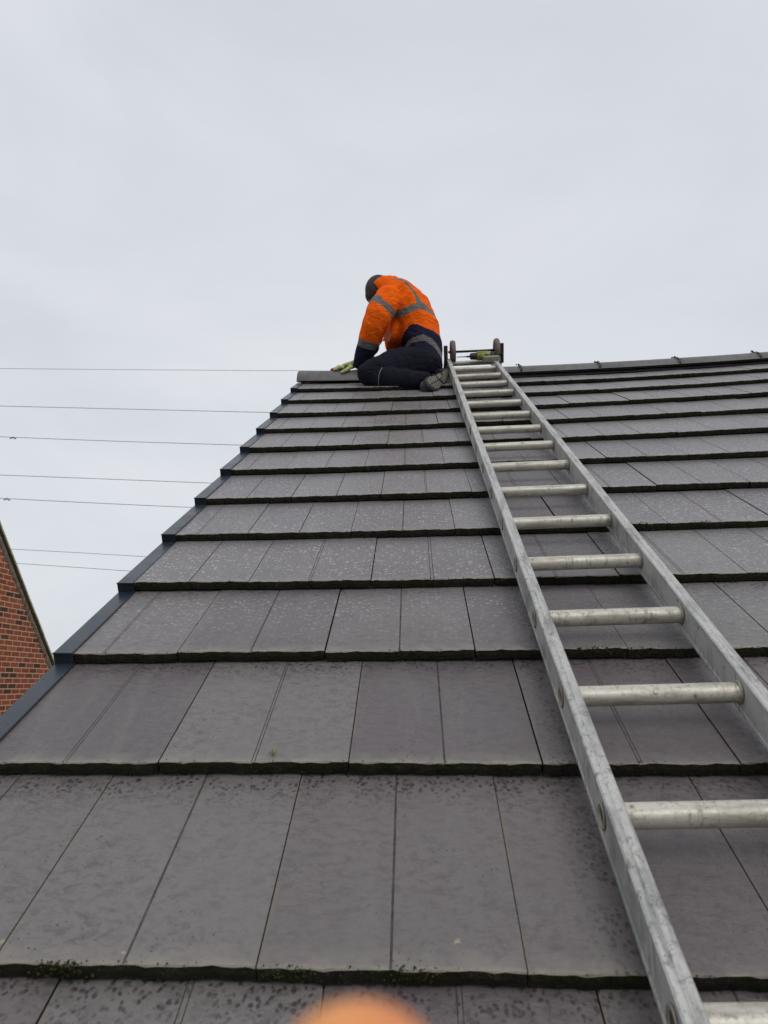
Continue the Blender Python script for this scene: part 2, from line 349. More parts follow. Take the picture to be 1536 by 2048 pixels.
rv, rf, rmi, ruv, tuvl, rcol = [], [], [], [], [], []
def tile_v(k): return k * G + (DV[k] if 0 <= k < 12 else 0.0)
TAILPTS = []
def wob(u, k, sd): return math.sin(u * 61 + k * 5 + sd) * .5 + math.sin(u * 143 + k * 9 + sd * 2) * .3 + math.sin(u * 311 + sd) * .35 + math.sin(u * 517 + sd * 3) * .25
FALL = 0.0245
for k in range(K0, 12):
    v0 = tile_v(k); ph = 0 if k % 2 == 0 else Q
    m0 = math.floor((UV_ - ph) / TW)
    for m in range(m0, 30):
        ua = ph + m * TW; ub = ua + TW
        if ua > UMAX: break
        r1, r2, r3, r4, rc = rng.rand(5)
        gap = .0008 + .0014 * r1 * r1
        lo = max(ua + gap, UV_ + .022); hi = ub - gap * .6
        if hi - lo < .02: continue
        dv = (r2 - .5) * .006; dn = (r3 - .5) * .0028; tilt = (r4 - .5) * .006; slope_r = (rng.rand() - .5) * .0024
        mid = (ua + ub) / 2; gg = (.0007 if rng.rand() < .5 else .0022 + .0014 * rng.rand())
        us = list(np.arange(lo, hi, .0122)) + [hi]
        if us[-1] - us[-2] < .004: us.pop(-2)
        gr = []
        for g0 in (mid - gg, mid + gg): gr += [(g0 - .0008, 0), (g0, 1), (g0 + .0008, 0)]
        us = [(x, 0) for x in us if not (mid - gg - .003 < x < mid + gg + .003)] + [g for g in gr if lo < g[0] < hi]
        us.sort()
        vtop = .42 if k < 11 else .385
        rows = [('b', 0.0, -.0205), ('m', -.001, -.011), ('t', 0.0, -.0016), ('t2', .0018, 0.0), ('s', .05, 0), ('s', .15, 0), ('s', .25, 0), ('s', .345, 0), ('s', vtop, 0)]
        base = len(rv); nc = len(us)
        for (tag_, vo, no) in rows:
            for (x, g_) in us:
                e = wob(x, k, m * 1.7)
                vv = v0 + dv + tilt * (x - mid) + vo + (e * .0015 if tag_ in 'bmt' or tag_ == 't2' else 0)
                nn = no + dn + slope_r * (x - mid) / .15 - (vo / G) * FALL - (g_ * .0010 if tag_ in ('t', 't2', 's') else 0) + (e * .0010 if tag_ in ('b', 't', 'm') else 0)
                if tag_ == 'b': nn = min(nn, -.019)
                if tag_ == 't2': TAILPTS.append((x, vv, nn, k))
                rv.append(tuple(RW(x, vv, nn))); ruv.append((x, vv)); tuvl.append(((x - lo) / TW, min(1, vo / G))); rcol.append(rc)
        for r in range(len(rows) - 1):
            for c_ in range(nc - 1):
                a_ = base + r * nc + c_
                rf.append((a_, a_ + 1, a_ + nc + 1, a_ + nc)); 
                g2 = us[c_][1] or us[c_ + 1][1]
                rmi.append(1 if r < 2 else (3 if g2 and r >= 3 else 0))
        # joint side walls
        for side, c_ in ((0, 0), (1, nc - 1)):
            for r in range(3, len(rows) - 1):
                a_ = base + r * nc + c_; b_ = a_ + nc; ia = len(rv)
                for q_ in (a_, b_):
                    p = Vector(rv[q_]) - Vector((0, -ST, CT)) * .019; rv.append(tuple(p)); ruv.append(ruv[q_]); tuvl.append(tuvl[q_]); rcol.append(rc)
                rf.append((a_, b_, ia + 1, ia) if side == 0 else (b_, a_, ia, ia + 1)); rmi.append(2)
me = bpy.data.meshes.new('roof_tiles'); me.from_pydata(rv, [], rf); me.update()
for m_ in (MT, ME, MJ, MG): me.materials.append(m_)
me.polygons.foreach_set('material_index', rmi)
li = np.empty(len(me.loops), dtype=np.int32); me.loops.foreach_get('vertex_index', li)
for nm, arr in (('roof', ruv), ('tile', tuvl)):
    l_ = me.uv_layers.new(name=nm); l_.data.foreach_set('uv', np.array(arr)[li].ravel())
at_ = me.attributes.new('rnd', 'FLOAT', 'POINT'); at_.data.foreach_set('value', np.array(rcol, dtype=np.float32))
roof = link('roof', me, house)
# unseen felt under the tiles, added to block light
mb = MB()
for i in range(-1, 12):
    for j in range(0, 12):
        u0, u1 = UV_ + .03 + (UMAX - UV_) * j / 12, UV_ + .03 + (UMAX - UV_) * (j + 1) / 12
        v0_, v1_ = K0 * G + .02 + (APEX - .02 - K0 * G) * (i + 1) / 13, K0 * G + .02 + (APEX - .02 - K0 * G) * (i + 2) / 13
        mb.add([RW(u0, v0_, -.05), RW(u1, v0_, -.05), RW(u1, v1_, -.05), RW(u0, v1_, -.05)], [(0, 1, 2, 3)])
mb.build('underlay', M_UNDER, roof)
# the far slope
def BW(u, v, n):  # far slope, v measured down from the apex
    p = RW(u, APEX, 0); return Vector((u, p.y + v * CT + n * ST, p.z - v * ST + n * CT))
bv, bf, bu, bt, bc = [], [], [], [], []
for k in range(16):
    v1 = .10 + k * G
    for m in range(19):
        ua = UV_ + .02 + m * TW; ub = ua + TW - .003; rc = rng.rand(); b0 = len(bv)
        for (x, v, n) in ((ua, v1, -.022), (ub, v1, -.022), (ua, v1 + G, 0), (ub, v1 + G, 0), (ua, v1 + G, -.022), (ub, v1 + G, -.022)):
            bv.append(tuple(BW(x, v, n))); bu.append((x, -v)); bt.append(((x - ua) / TW, 1 - (v - v1) / G)); bc.append(rc)
        bf += [(b0, b0 + 2, b0 + 3, b0 + 1), (b0 + 2, b0 + 4, b0 + 5, b0 + 3)]
me = bpy.data.meshes.new('back'); me.from_pydata(bv, [], bf); me.update(); me.materials.append(MT); me.materials.append(ME)
me.polygons.foreach_set('material_index', [0, 1] * (len(bf) // 2))
li = np.empty(len(me.loops), dtype=np.int32); me.loops.foreach_get('vertex_index', li)
for nm, arr in (('roof', bu), ('tile', bt)):
    l_ = me.uv_layers.new(name=nm); l_.data.foreach_set('uv', np.array(arr)[li].ravel())
at_ = me.attributes.new('rnd', 'FLOAT', 'POINT'); at_.data.foreach_set('value', np.array(bc, dtype=np.float32))
tag(link('far_roof_slope', me, house), 'far slope of the roof behind the ridge')

# moss clinging to the tile tails
mb = MB(); oc = [(1, 0, 0), (-1, 0, 0), (0, 1, 0), (0, -1, 0), (0, 0, 1), (0, 0, -1)]
of = [(0, 2, 4), (2, 1, 4), (1, 3, 4), (3, 0, 4), (2, 0, 5), (1, 2, 5), (3, 1, 5), (0, 3, 5)]
near = [t for t in TAILPTS if t[3] >= -1 and t[3] <= 7 and t[0] < 2.6]
for (x, v, n, k) in near:
    dens = 1.0 if k <= 3 else .55
    clump = .5 + .5 * math.sin(x * 7.3 + k * 2.1) * math.sin(x * 19 + k)
    if rng.rand() > dens * (.50 + .5 * clump): continue
    for q_ in range(rng.randint(3, 10)):
        s_ = rng.uniform(.0005, .0014) * (1.3 if clump > .8 else 1)
        top = rng.rand() < .12
        c_ = RW(x + rng.uniform(-.007, .007), v + (rng.uniform(-.003, .003) if top else rng.uniform(-.003, -.0005)), n + (rng.uniform(-.001, .0014) if top else rng.uniform(-.020, -.001)))
        j_ = rng.uniform(.6, 1.4, (6, 1))
        mb.add([c_ + Vector(np.array(p_) * j_[i_] * s_) for i_, p_ in enumerate(oc)], of, 0, False)
for (px, k, hgt) in ((-.21, 0, 1.0), (.03, 0, .6), (.17, 0, .7), (.52, 2, .9), (.60, 2, .7), (.80, 4, .8), (.98, 4, .6)):
    for q_ in range(110):
        s_ = rng.uniform(.0008, .0026) * hgt
        c_ = RW(px + rng.normal(0, .017), tile_v(k) + rng.uniform(-.006, .004), rng.uniform(-.014, .003 * hgt))
        mb.add([c_ + Vector(np.array(p_) * s_ * rng.uniform(.6, 1.4)) for p_ in oc], of, 0, False)
tag(mb.build('moss', M_MOSS, roof), kind='stuff')
# a sprout near the tail of the second course
mb = MB(); s0 = RW(-.045, G + .022, .0)
for q_ in range(9):
    a_ = rng.uniform(0, 6.28); h_ = rng.uniform(.004, .013); d_ = Vector((math.cos(a_) * .006, math.sin(a_) * .004, h_))
    mb.tube([s0, s0 + d_ * .6, s0 + d_ + Vector((0, 0, -.001))], [.0004, .0006, .0012], 5)
mb.build('sprout', M_SPROUT, roof)

# black dry-verge units, one per course
for k in range(K0, 12):
    v0 = tile_v(k) - .006 + rng.uniform(-.003, .003); mb = MB()
    L_ = G + .03 if k < 11 else G + .015
    def P(u, v, n): return RW(u, v, n)
    prof = lambda dv, dn: [(UV_, -.075), (UV_, .0035), (UV_ + .0015, .005), (UV_ + .038, .005), (UV_ + .0395, .0035), (UV_ + .0395, -.003)]
    ring = []
    for (dv, dn) in ((0, 0), (L_, -L_ / G * FALL)):
        ring.append([RW(u, v0 + dv, n + dn) for (u, n) in prof(0, 0)])
    nP = 6; vs = ring[0] + ring[1]
    mb.add(vs, [(i, i + 1, nP + i + 1, nP + i) for i in range(nP - 1)])
    mb.add([RW(UV_, v0, -.03), RW(UV_ + .0395, v0, -.03), RW(UV_ + .0395, v0, .0035), RW(UV_ + .038, v0, .005), RW(UV_ + .0015, v0, .005), RW(UV_, v0, .0035)], [(0, 1, 2, 3, 4, 5)])
    mb.box(RW(UV_ + .020, v0 - .0012, .0035), (.0200, 0, 0), Vector((0, CT, ST)) * .0012, Vector((0, -ST, CT)) * .0018)
    mb.build('verge_cap', M_PLAST, house)

# ridge: roll, ridge tiles, clips
RL = .48; seams = [-.11 + RL * i for i in range(13)]
APW = RW(0, APEX, 0)
def ridge_pt(u, a, r, lift=0.0):
    """a = angle from straight up, towards the viewer negative Y"""
    z0 = RW(u, APEX, 0); return Vector((u, z0.y - math.sin(a) * r * 1.06, z0.z - .086 + lift + math.cos(a) * r))
mb = MB()
for i in range(40):
    u0 = UV_ + .08 + i * .135; u1 = u0 + .135
    for sg in (-1, 1):
        A = [(.03, .010), (.104, -.002 + .002 * math.sin(i * 2.2)), (.116, -.014)]
        for (a0, b0_), (a1, b1_) in zip(A, A[1:]):
            def pp(u, a, b):
                z0 = RW(u, APEX, 0); return Vector((u, z0.y + sg * a * CT, z0.z - a * ST + b))
            mb.add([pp(u0, a0, b0_), pp(u1, a0, b0_), pp(u1, a1, b1_), pp(u0, a1, b1_)], [(0, 1, 2, 3)])
mb.build('ridge_roll', M_ROLL, house)
edges = [UV_ - .002] + seams
for i in range(len(edges) - 1):
    u0, u1 = edges[i] + .002, edges[i + 1] - .002
    mb = MB(); nA = 20; am = R(86) if i == 0 else R(71); lift = .004 if i == 0 else 0.0
    rings = []
    for (u, ro_) in ((u0, .112), (u0 + .004, .115), ((u0 + u1) / 2, .115), (u1 - .004, .115), (u1, .112)):
        rings.append([ridge_pt(u, -am + 2 * am * j / nA, ro_, lift) for j in range(nA + 1)])
    for u in (u1, u0):
        rings.append([ridge_pt(u, -am + 2 * am * j / nA, .099, lift) for j in range(nA + 1)])
    vs = [p for r_ in rings for p in r_]; nr = len(rings); w_ = nA + 1; fs = []
    for r_ in range(nr):
        q_ = (r_ + 1) % nr
        for j in range(nA): fs.append((r_ * w_ + j, r_ * w_ + j + 1, q_ * w_ + j + 1, q_ * w_ + j))
    mb.add(vs, fs, 0, True); o = mb.build('ridge_tile', M_RIDGE, house)
    if i == 0: tag(o, 'end ridge tile over the verge, held down by the gloved hand')
for i, u in enumerate(seams):
    if i == 0: continue
    mb = MB(); js = [j for j in range(15)]
    pts = [ridge_pt(u + .004 * math.sin(j * 1.9 + i), R(-35 + 100 * j / 14), .1165 + .0035 * abs(math.sin(j * 1.3 + i))) for j in js]
    for a_, b_ in zip(pts, pts[1:]):
        w2 = .005 + .004 * rng.rand(); t_ = .0025
        mb.add([a_ + Vector((-w2, 0, 0)), a_ + Vector((w2, 0, 0)), b_ + Vector((w2, 0, 0)), b_ + Vector((-w2, 0, 0)), a_ + Vector((-w2, 0, t_)), a_ + Vector((w2, 0, t_)), b_ + Vector((w2, -t_ * .5, t_ * .6)), b_ + Vector((-w2, -t_ * .5, t_ * .6))],
               [(0, 3, 2, 1), (4, 5, 6, 7), (0, 1, 5, 4), (2, 3, 7, 6), (1, 2, 6, 5), (0, 4, 7, 3)])
    top = ridge_pt(u, R(8), .119)
    for q_ in range(6):
        d_ = Vector((rng.uniform(-.018, .018), rng.uniform(-.02, .02), rng.uniform(-.003, .008)))
        mb.ball(top + d_, rng.uniform(.004, .008), rng.uniform(.005, .009), .0045, su=8, sv=6)
    mb.build('ridge_clip', M_CLIP, house)

# house body: gable, eaves wall, fascia, gutter
xe = UMAX - .05; xg = UV_ + .05
apx = RW(0, APEX, 0); ey = K0 * G * CT; byy = BW(0, .10 + 16 * G - .15, 0).y
mb = MB()
def wall_quad(pts): mb.add(pts, [tuple(range(len(pts)))])
f0 = K0 * G + .18
wall_quad([(xg, f0 * CT, GROUND), (xg, f0 * CT, f0 * ST - .09), (xg, apx.y, apx.z - .10), (xg, byy, RW(0, APEX, 0).z - (byy - apx.y) * math.tan(PITCH) - .09), (xg, byy, GROUND)])
wall_quad([(xe, f0 * CT, GROUND), (xe, byy, GROUND), (xe, byy, apx.z - (byy - apx.y) * math.tan(PITCH) - .09), (xe, apx.y, apx.z - .10), (xe, f0 * CT, f0 * ST - .09)])
wall_quad([(xg, f0 * CT, GROUND), (xe, f0 * CT, GROUND), (xe, f0 * CT, f0 * ST - .09), (xg, f0 * CT, f0 * ST - .09)])
wall_quad([(xe, byy, GROUND), (xg, byy, GROUND), (xg, byy, apx.z - (byy - apx.y) * math.tan(PITCH) - .09), (xe, byy, apx.z - (byy - apx.y) * math.tan(PITCH) - .09)])
o = mb.build('wall', M_BRICK, house)
set_uv(o.data, 'wall', lambda c: (c.x + c.y, c.z))
mb = MB(); mb.box(((xg + xe) / 2, K0 * G * CT + .06, EAVE_Z - .13), ((xe - xg) / 2, 0, 0), (0, .011, 0), (0, 0, .09), 0, .003); mb.build('fascia', M_FASCIA, house)
mb = MB(); ga = [Vector((0, math.cos(t_) * .056, math.sin(t_) * .056)) for t_ in np.linspace(math.pi, 2 * math.pi, 11)]
gc = Vector((0, K0 * G * CT - .01, EAVE_Z - .07))
mb.add([gc + g_ * s_ + Vector((x, 0, 0)) for x in (xg, xe) for s_ in (1, .93) for g_ in ga], [f for j in range(10) for f in ((j, j + 1, 23 + j, 22 + j), (12 + j, 11 + j, 33 + j, 34 + j))], 0, True)
mb.build('gutter', M_CLIP, house)

# ------------------------------------------------------------------ roof ladder
LO = Vector((.4375, .0608, .0706)); LD = Vector((-.00203, .99995, .00972)); LE = Vector((.99938, .00169, .03511)); LM = Vector((-.03509, -.00978, .99934))
LW, LT, LDp, LC, LSP = .2603, .0243, .0613, .0306, .275
def LP(s, e, m): q_ = LO + LD * s + LE * e + LM * m; return RW(q_.x, q_.y, q_.z, False)
def LV(v): return Vector((v.x, v.y * CT - v.z * ST, v.y * ST + v.z * CT))
D_, E2, N_ = LV(LD), LV(LE), LV(LM)
S0 = -.1434; sa, sb = S0 - 6 * LSP - .15, S0 + 16 * LSP + .014
ladder = empty('roof_ladder', LP(sa, LW / 2, -LDp), 'long weathered aluminium roof ladder lying up the tiles and hooked over the ridge', 'ladder')
for e0 in (-LT, LW):
    mb = MB(); a_, b_ = LP(sa, e0, -LDp), LP(sb, e0, -LDp)
    # box section with thin lips
    prof = [(0.0008, 0), (.0, .0012), (.0, .006), (.0012, .008), (.0012, LDp - .008), (0, LDp - .006), (0, LDp - .0022), (.0022, LDp),
            (LT * .33, LDp), (LT * .36, LDp - .0009), (LT * .42, LDp - .0009), (LT * .45, LDp),
            (LT - .0022, LDp), (LT, LDp - .0022), (LT, LDp - .006), (LT - .0012, LDp - .008), (LT - .0012, .008), (LT, .006), (LT, .0012), (LT - .0008, 0)]
    n_ = len(prof); NS = 40
    vs = []
    for i in range(NS + 1):
        c_ = a_ + (b_ - a_) * i / NS
        for (x, y) in prof: vs.append(c_ + E2 * x + N_ * y)
    fs = [(i * n_ + j, i * n_ + (j + 1) % n_, (i + 1) * n_ + (j + 1) % n_, (i + 1) * n_ + j) for i in range(NS) for j in range(n_)]
    fs += [tuple(reversed(range(n_))), tuple(NS * n_ + j for j in range(n_))]
    mb.add(vs, [tuple(reversed(f)) for f in fs]); mb.build('stile', M_STILE, ladder)
RR = .0168
def blobpatch(mb, c, ax, r0):  # small crust on a rung
    pass
for i in range(-6, 17):
    s_ = S0 + i * LSP; c0_ = LP(s_, 0, -LC); c1_ = LP(s_, LW, -LC)
    mb = MB(); up = N_
    pts = [c0_ + E2 * (LW * j / 10) for j in range(11)]
    # rounded-square tube with flatter tread on top
    seg = 24; vs = []
    for p in pts:
        for k in range(seg):
            q_ = 2 * math.pi * k / seg; x, y = math.cos(q_), math.sin(q_)
            r_ = RR * (1 - .12 * max(0, y) ** 6)
            vs.append(p + D_ * (x * r_) + N_ * (y * r_))
    fs = [(a0 * seg + k, a0 * seg + (k + 1) % seg, (a0 + 1) * seg + (k + 1) % seg, (a0 + 1) * seg + k) for a0 in range(10) for k in range(seg)]
    mb.add(vs, [tuple(reversed(f)) for f in fs], 0, True)
    o = mb.build('rung', [M_RUNG], ladder)
    for (cc, sg) in ((c0_, -1), (c1_, 1)):
        # inner collar and the flared ring on the outer face
        nI = 20
        def ringp(off, r): return [cc + E2 * off + D_ * (math.cos(2 * math.pi * k / nI) * r) + N_ * (math.sin(2 * math.pi * k / nI) * r) for k in range(nI)]
        A = [ringp(-sg * .0035, RR + .0004), ringp(-sg * .0025, RR + .0024), ringp(-sg * .0005, RR + .0030)]
        B = [ringp(sg * (LT + .0003), RR + .001), ringp(sg * (LT + .0018), RR - .0005), ringp(sg * (LT + .0018), RR - .003), ringp(sg * (LT - .001), RR - .0045), ringp(sg * (LT - .0008), .0005)]
        for S_, rings in ((0, A), (1, B)):
            mb = MB()
            vs = [p for r_ in rings for p in r_]
            for a0 in range(len(rings) - 1):
                pass
            fs = []
            for a0 in range(len(rings) - 1):
                for k in range(nI): fs.append((a0 * nI + k, a0 * nI + (k + 1) % nI, (a0 + 1) * nI + (k + 1) % nI, (a0 + 1) * nI + k))
            b0_ = len(mb.f); mb.add(vs, fs, 0, True)
            if S_ == 1:
                for q_ in range(nI): mb.m[-1 - q_] = 1
            mb.build('rung_end' if S_ else 'rung_collar', [M_RING, M_HOLE], o)

# hook end: two square brackets, axle, two wheels, hook legs over the far side
wl, wr = at(908, 705, 0), at(995, 699, 0)
ST_ = S0 + 16 * LSP
def wheel_c(e): return LP(ST_ + .03, e, .040)
e_l, e_r = .016, LW + .038
ax0, ax1 = wheel_c(e_l - .03), wheel_c(e_r + .03)
mb = MB(); mb.tube([ax0, ax1], [.0075, .0075], 14); mb.build('axle', M_DARKST, ladder)
for e_ in (e_l, e_r):
    c_ = wheel_c(e_); mb = MB()
    ring = [c_ + D_ * (math.cos(t_) * .062) + N_ * (math.sin(t_) * .062) for t_ in np.linspace(0, 2 * math.pi, 37)[:-1]]
    mb.tube(ring, [(.0175, .0125)] * 36, 12, 0, True, closed=True, up=E2)
    w_ = mb.build('wheel', M_TYRE, ladder)
    mb = MB(); mb.tube([c_ - E2 * .006, c_ + E2 * .006], [.053, .053], 32, 0, True); mb.tube([c_ - E2 * .012, c_ + E2 * .012], [.016, .016], 20, 0, True)
    mb.build('hub', M_DARKST, w_)
for (e_, sg) in ((-LT - .006, -1), (LW + LT + .044, 1)):
    mb = MB(); c_ = LP(ST_ + .012, e_, .022)
    mb.box(c_, E2 * .0125, D_ * .0125, N_ * .062, 0, .002)
    c2 = LP(ST_ + .02, e_, .006); mb.box(c2, E2 * .004, D_ * .07, N_ * .02, 0, .001)
    mb.build('bracket', M_RUST, ladder)
    # leg of the ridge hook going down the far slope
    mb = MB(); h0 = LP(ST_ + .05, e_, -.015); h1 = h0 + Vector((0, .08, -.02)); h2 = h1 + Vector((0, .42 * CT, -.42 * ST + .0))
    mb.tube([h0, h1, h2], [.012, .012, .012], 8); mb.build('hook_arm', M_RUST, ladder)
mb = MB(); q0 = LP(ST_ + .05, -LT - .008, -.015) + Vector((0, .08 + .42 * CT, -.02 - .42 * ST)); q1 = LP(ST_ + .05, LW + LT + .008, -.015) + Vector((0, .08 + .42 * CT, -.02 - .42 * ST))
mb.tube([q0 - E2 * .05, q1 + E2 * .05], [.02, .02], 12); mb.build('hook_bar', M_RUST, ladder)

# ------------------------------------------------------------------ neighbouring brick house
NX = -5.55; NP = math.tan(R(42.1)); NAY = 6.6; NAZ = 4.71; NE = 5.25; NXW = -15.0
nb = empty('brick_house', (NX - 4.7, NAY, GROUND), 'red brick house with a steep gable edge, seen past the black verge at far left', 'house')
mb = MB()
wz = lambda y: NAZ - abs(y - NAY) * NP - .13
for x in (NX, NXW):
    mb.add([(x, NAY - NE, GROUND), (x, NAY + NE, GROUND), (x, NAY + NE, wz(NAY + NE)), (x, NAY, wz(NAY)), (x, NAY - NE, wz(NAY - NE))], [(0, 1, 2, 3, 4)])
for y in (NAY - NE, NAY + NE):
    mb.add([(NX, y, GROUND), (NXW, y, GROUND), (NXW, y, wz(y)), (NX, y, wz(y))], [(0, 1, 2, 3)])
o = mb.build('wall', M_BRICK, nb); set_uv(o.data, 'wall', lambda c: (c.y + c.x * .999 + .07, c.z + .02))
M_NTILE = simple('neighbour_tile', (.11, .06, .045), .8, 0, .3, 20, .3)
M_NMORT = simple('verge_mortar', (.22, .18, .14), .9, 0, .45, 22, .6, dark=(.10, .075, .06))
M_CREAM = simple('verge_layer', (.50, .46, .30), .8, 0, .3, 12, dark=(.30, .27, .15))
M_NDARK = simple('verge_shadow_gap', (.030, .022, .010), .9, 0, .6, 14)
for sg in (1, -1):
    dirv = Vector((0, sg, -NP)).normalized(); nrm = Vector((0, sg * NP, 1)).normalized()
    Lr = (NE + .35) / dirv.y * sg
    top = Vector((NX, NAY, NAZ)); cen = top + dirv * (Lr / 2)
    mb = MB(); mid = cen + Vector(((NXW - NX) / 2 - .0, 0, 0))
    nT = 26
    for i in range(nT):      # stepped tile courses
        c_ = top + dirv * (Lr * (i + .5) / nT) + Vector(((NXW - NX) / 2, 0, 0)) - nrm * .022
        mb.box(c_ + nrm * .001 * (i % 2), (abs(NXW - NX) / 2 + .035, 0, 0), (dirv + nrm * .04).normalized() * (Lr / nT / 2 + .012), nrm * .008)
    mb.build('roof', M_NTILE, nb)
    # bedding mortar, squeezed out irregularly along the rake
    mb = MB(); vs = []; NS = 150
    for i in range(NS + 1):
        q_ = top + dirv * (Lr * i / NS); w_ = .145 + .014 * math.sin(i * 1.7) * math.sin(i * .63) + rng.uniform(-.006, .006)
        vs += [q_ - nrm * .06 + Vector((.016, 0, 0)), q_ - nrm * w_ + Vector((.013, 0, 0)), q_ - nrm * (w_ + .008) + Vector((-.002, 0, 0))]
    mb.add(vs, [f for i in range(NS) for f in ((3 * i, 3 * i + 1, 3 * i + 4, 3 * i + 3), (3 * i + 1, 3 * i + 2, 3 * i + 5, 3 * i + 4))], 0, True)
    mb.build('verge_mortar', M_NMORT, nb)
    mb = MB(); mb.box(cen - nrm * .052 + Vector((.016, 0, 0)), (.014, 0, 0), dirv * Lr / 2, nrm * .019, 0, .002); mb.build('verge_layer', M_NDARK, nb)  # dark strip standing in for the shadow gap under the verge
    mb = MB()
    for i in range(18):
        c_ = top + dirv * (Lr * (i + .5) / 18) - nrm * (.018 + .002 * rng.rand()) + Vector((.026 + .004 * rng.rand(), 0, 0))
        mb.box(c_, (.014, 0, 0), dirv * (Lr / 36 - .002), nrm * .014, 0, .002)
    mb.build('verge_strip', M_CREAM, nb)

# ground
mb = MB(); mb.add([(-900, -900, GROUND), (900, -900, GROUND), (900, 900, GROUND), (-900, 900, GROUND)], [(0, 1, 2, 3)])
g_ = Mat('grass_ground', rough=.95); gc_ = g_.coord(); g_.base(g_.ramp(g_.noise(gc_, .8, 6, .7), [(.3, (.045, .06, .02)), (.7, (.08, .10, .035))])); g_.bump(g_.noise(gc_, 12, 5), .6, .05)
tag(mb.build('ground', g_.m), kind='structure')

# ------------------------------------------------------------------ overhead power lines
wires = [((0, 737), (300, 739.6), (597, 741.5), 'topmost overhead wire, level with the roof ridge'),
         ((0, 812), (270, 818.6), (540, 825), 'overhead wire second from the top, dark against the sky'),
         ((0, 873.5), (240, 882.6), (477, 890), 'third overhead wire from the top, with a damper near its left end'),
         ((0, 950), (210, 958), (417, 966), 'fourth overhead wire from the top, without a damper, between the two that have one'),
         ((0, 996.5), (190, 1006), (385, 1015), 'fifth overhead wire from the top, with a damper at the far left of the photo'),
         ((0, 1097), (140, 1104.5), (283, 1113), 'overhead wire second from the bottom, starting above the brick gable edge'),
         ((0, 1124.5), (120, 1132.5), (250, 1141.5), 'lowest overhead wire, just above the brick gable edge')]
for i, (a_, b_, c_, lab) in enumerate(wires):
    YL, YR = 58.0, 66.0
    x0, x2 = a_[0], c_[0]
    co = np.polyfit([a_[0], b_[0], c_[0]], [a_[1], b_[1], c_[1]], 2); co[0] = min(max(co[0], -2e-5), 2e-5)
    sl_ = 2 * co[0] * x0 + co[1]
    pts = []
    for x in np.linspace(-900, 760, 40):
        y = np.polyval(co, x) if 0 <= x <= x2 else (np.polyval(co, 0) + sl_ * x if x < 0 else np.polyval(co, x2) + (2 * co[0] * x2 + co[1]) * (x - x2))
        pts.append(at(x, y, YL + (YR - YL) * (x + 900) / 1660))
    mb = MB(); rw = .024 if i in (1, 2, 3, 4) else .019
    mb.tube(pts, [rw] * len(pts), 6); o = mb.build('power_line', M_WIRE, None, pts[20]); tag(o, lab, 'power line', 'power lines crossing the sky')
    if i in (2, 4):
        px = 26 if i == 2 else 14
        y = np.polyval(co, px); c0 = at(px, y, YL + (YR - YL) * (px + 900) / 1660); mb = MB()
        mb.tube([c0 + Vector((-.22, 0, -.10)), c0 + Vector((-.1, 0, -.06)), c0 + Vector((0, 0, -.04)), c0 + Vector((.1, 0, -.07)), c0 + Vector((.22, 0, -.13))], .02, 6)
        mb.box(c0 + Vector((0, 0, -.02)), (.05, 0, 0), (0, .04, 0), (0, 0, .06), 0, .01)
        for s_, z_ in ((-1, -.10), (1, -.13)): mb.tube([c0 + Vector((s_ * .12, 0, z_ + .02)), c0 + Vector((s_ * .28, 0, z_ - .01))], .05, 8)
        mb.build('vibration_damper', M_DARKST, o)

# ------------------------------------------------------------------ the roofer
S_ = 1 / 323.
def PX(x, y, Y): return at(x, y, Y)
YM = 3.56
def folds(amp, k=1.0):
    def f(co):
        x, y, z = co[:, 0] * k, co[:, 1] * k, co[:, 2] * k
        a = 1 - np.abs(np.sin(19 * z + 13 * x + 5 * y + 1.6 * np.sin(9 * x - 8 * z + 6 * y))) * 1.3
        b = 1 - np.abs(np.sin(24 * z - 27 * x + 7 * y + 1.8 * np.sin(11 * z + 10 * y + 2))) * 1.4
        return amp * (.6 * np.maximum(a, -.2) + .55 * np.maximum(b, -.2) - .2 + .12 * np.sin(120 * x + 60 * z))
    return f
HIPN, HIPF = PX(845, 730, YM - .10), PX(847, 730, YM + .10)
torso_c = [(850, 752, .085, .15), (850, 735, .112, .172), (848, 715, .117, .182), (844, 688, .126, .187), (834, 660, .140, .195), (817, 630, .145, .212), (797, 603, .122, .215), (781, 584, .088, .150), (770, 572, .066, .095)]
arm_n = [(778, 598, YM - .165, .088), (765, 615, YM - .20, .088), (755, 634, YM - .215, .083), (745, 655, YM - .20, .074), (738, 675, YM - .17, .065), (731, 697, YM - .13, .057), (724, 716, YM - .09, .050), (720, 727, YM - .07, .040)]
arm_f = [(780, 600, YM + .165, .078), (772, 620, YM + .20, .072), (765, 640, YM + .21, .066), (757, 660, YM + .19, .058), (748, 680, YM + .15, .052), (740, 700, YM + .11, .048), (732, 716, YM + .08, .044), (728, 727, YM + .06, .038)]
leg_n = [(846, 726, YM - .10, .105), (815, 727, YM - .15, .106), (783, 733, YM - .21, .098), (755, 742, YM - .25, .086), (739, 748, YM - .26, .078)]
calf_n = [(738, 749, YM - .26, .072), (760, 755, YM - .27, .066), (790, 758, YM - .29, .064), (820, 759, YM - .32, .056), (848, 758, YM - .35, .046)]
leg_f = [(848, 732, YM + .10, .100), (815, 737, YM + .16, .094), (780, 744, YM + .22, .084), (748, 752, YM + .26, .072)]
calf_f = [(748, 753, YM + .26, .070), (790, 760, YM + .20, .060), (840, 760, YM + .04, .050), (878, 752, YM - .09, .042)]
def chain(mb, ch, sc=1.0, ext=0.0, up=None, flat=None):
    pts = [PX(a[0], a[1], a[2]) for a in ch]; rr = [a[3] * sc + ext for a in ch]
    mb.tube(pts, rr, 20)
    mb.ball(pts[0], rr[0] * .98); mb.ball(pts[-1], rr[-1] * .97)
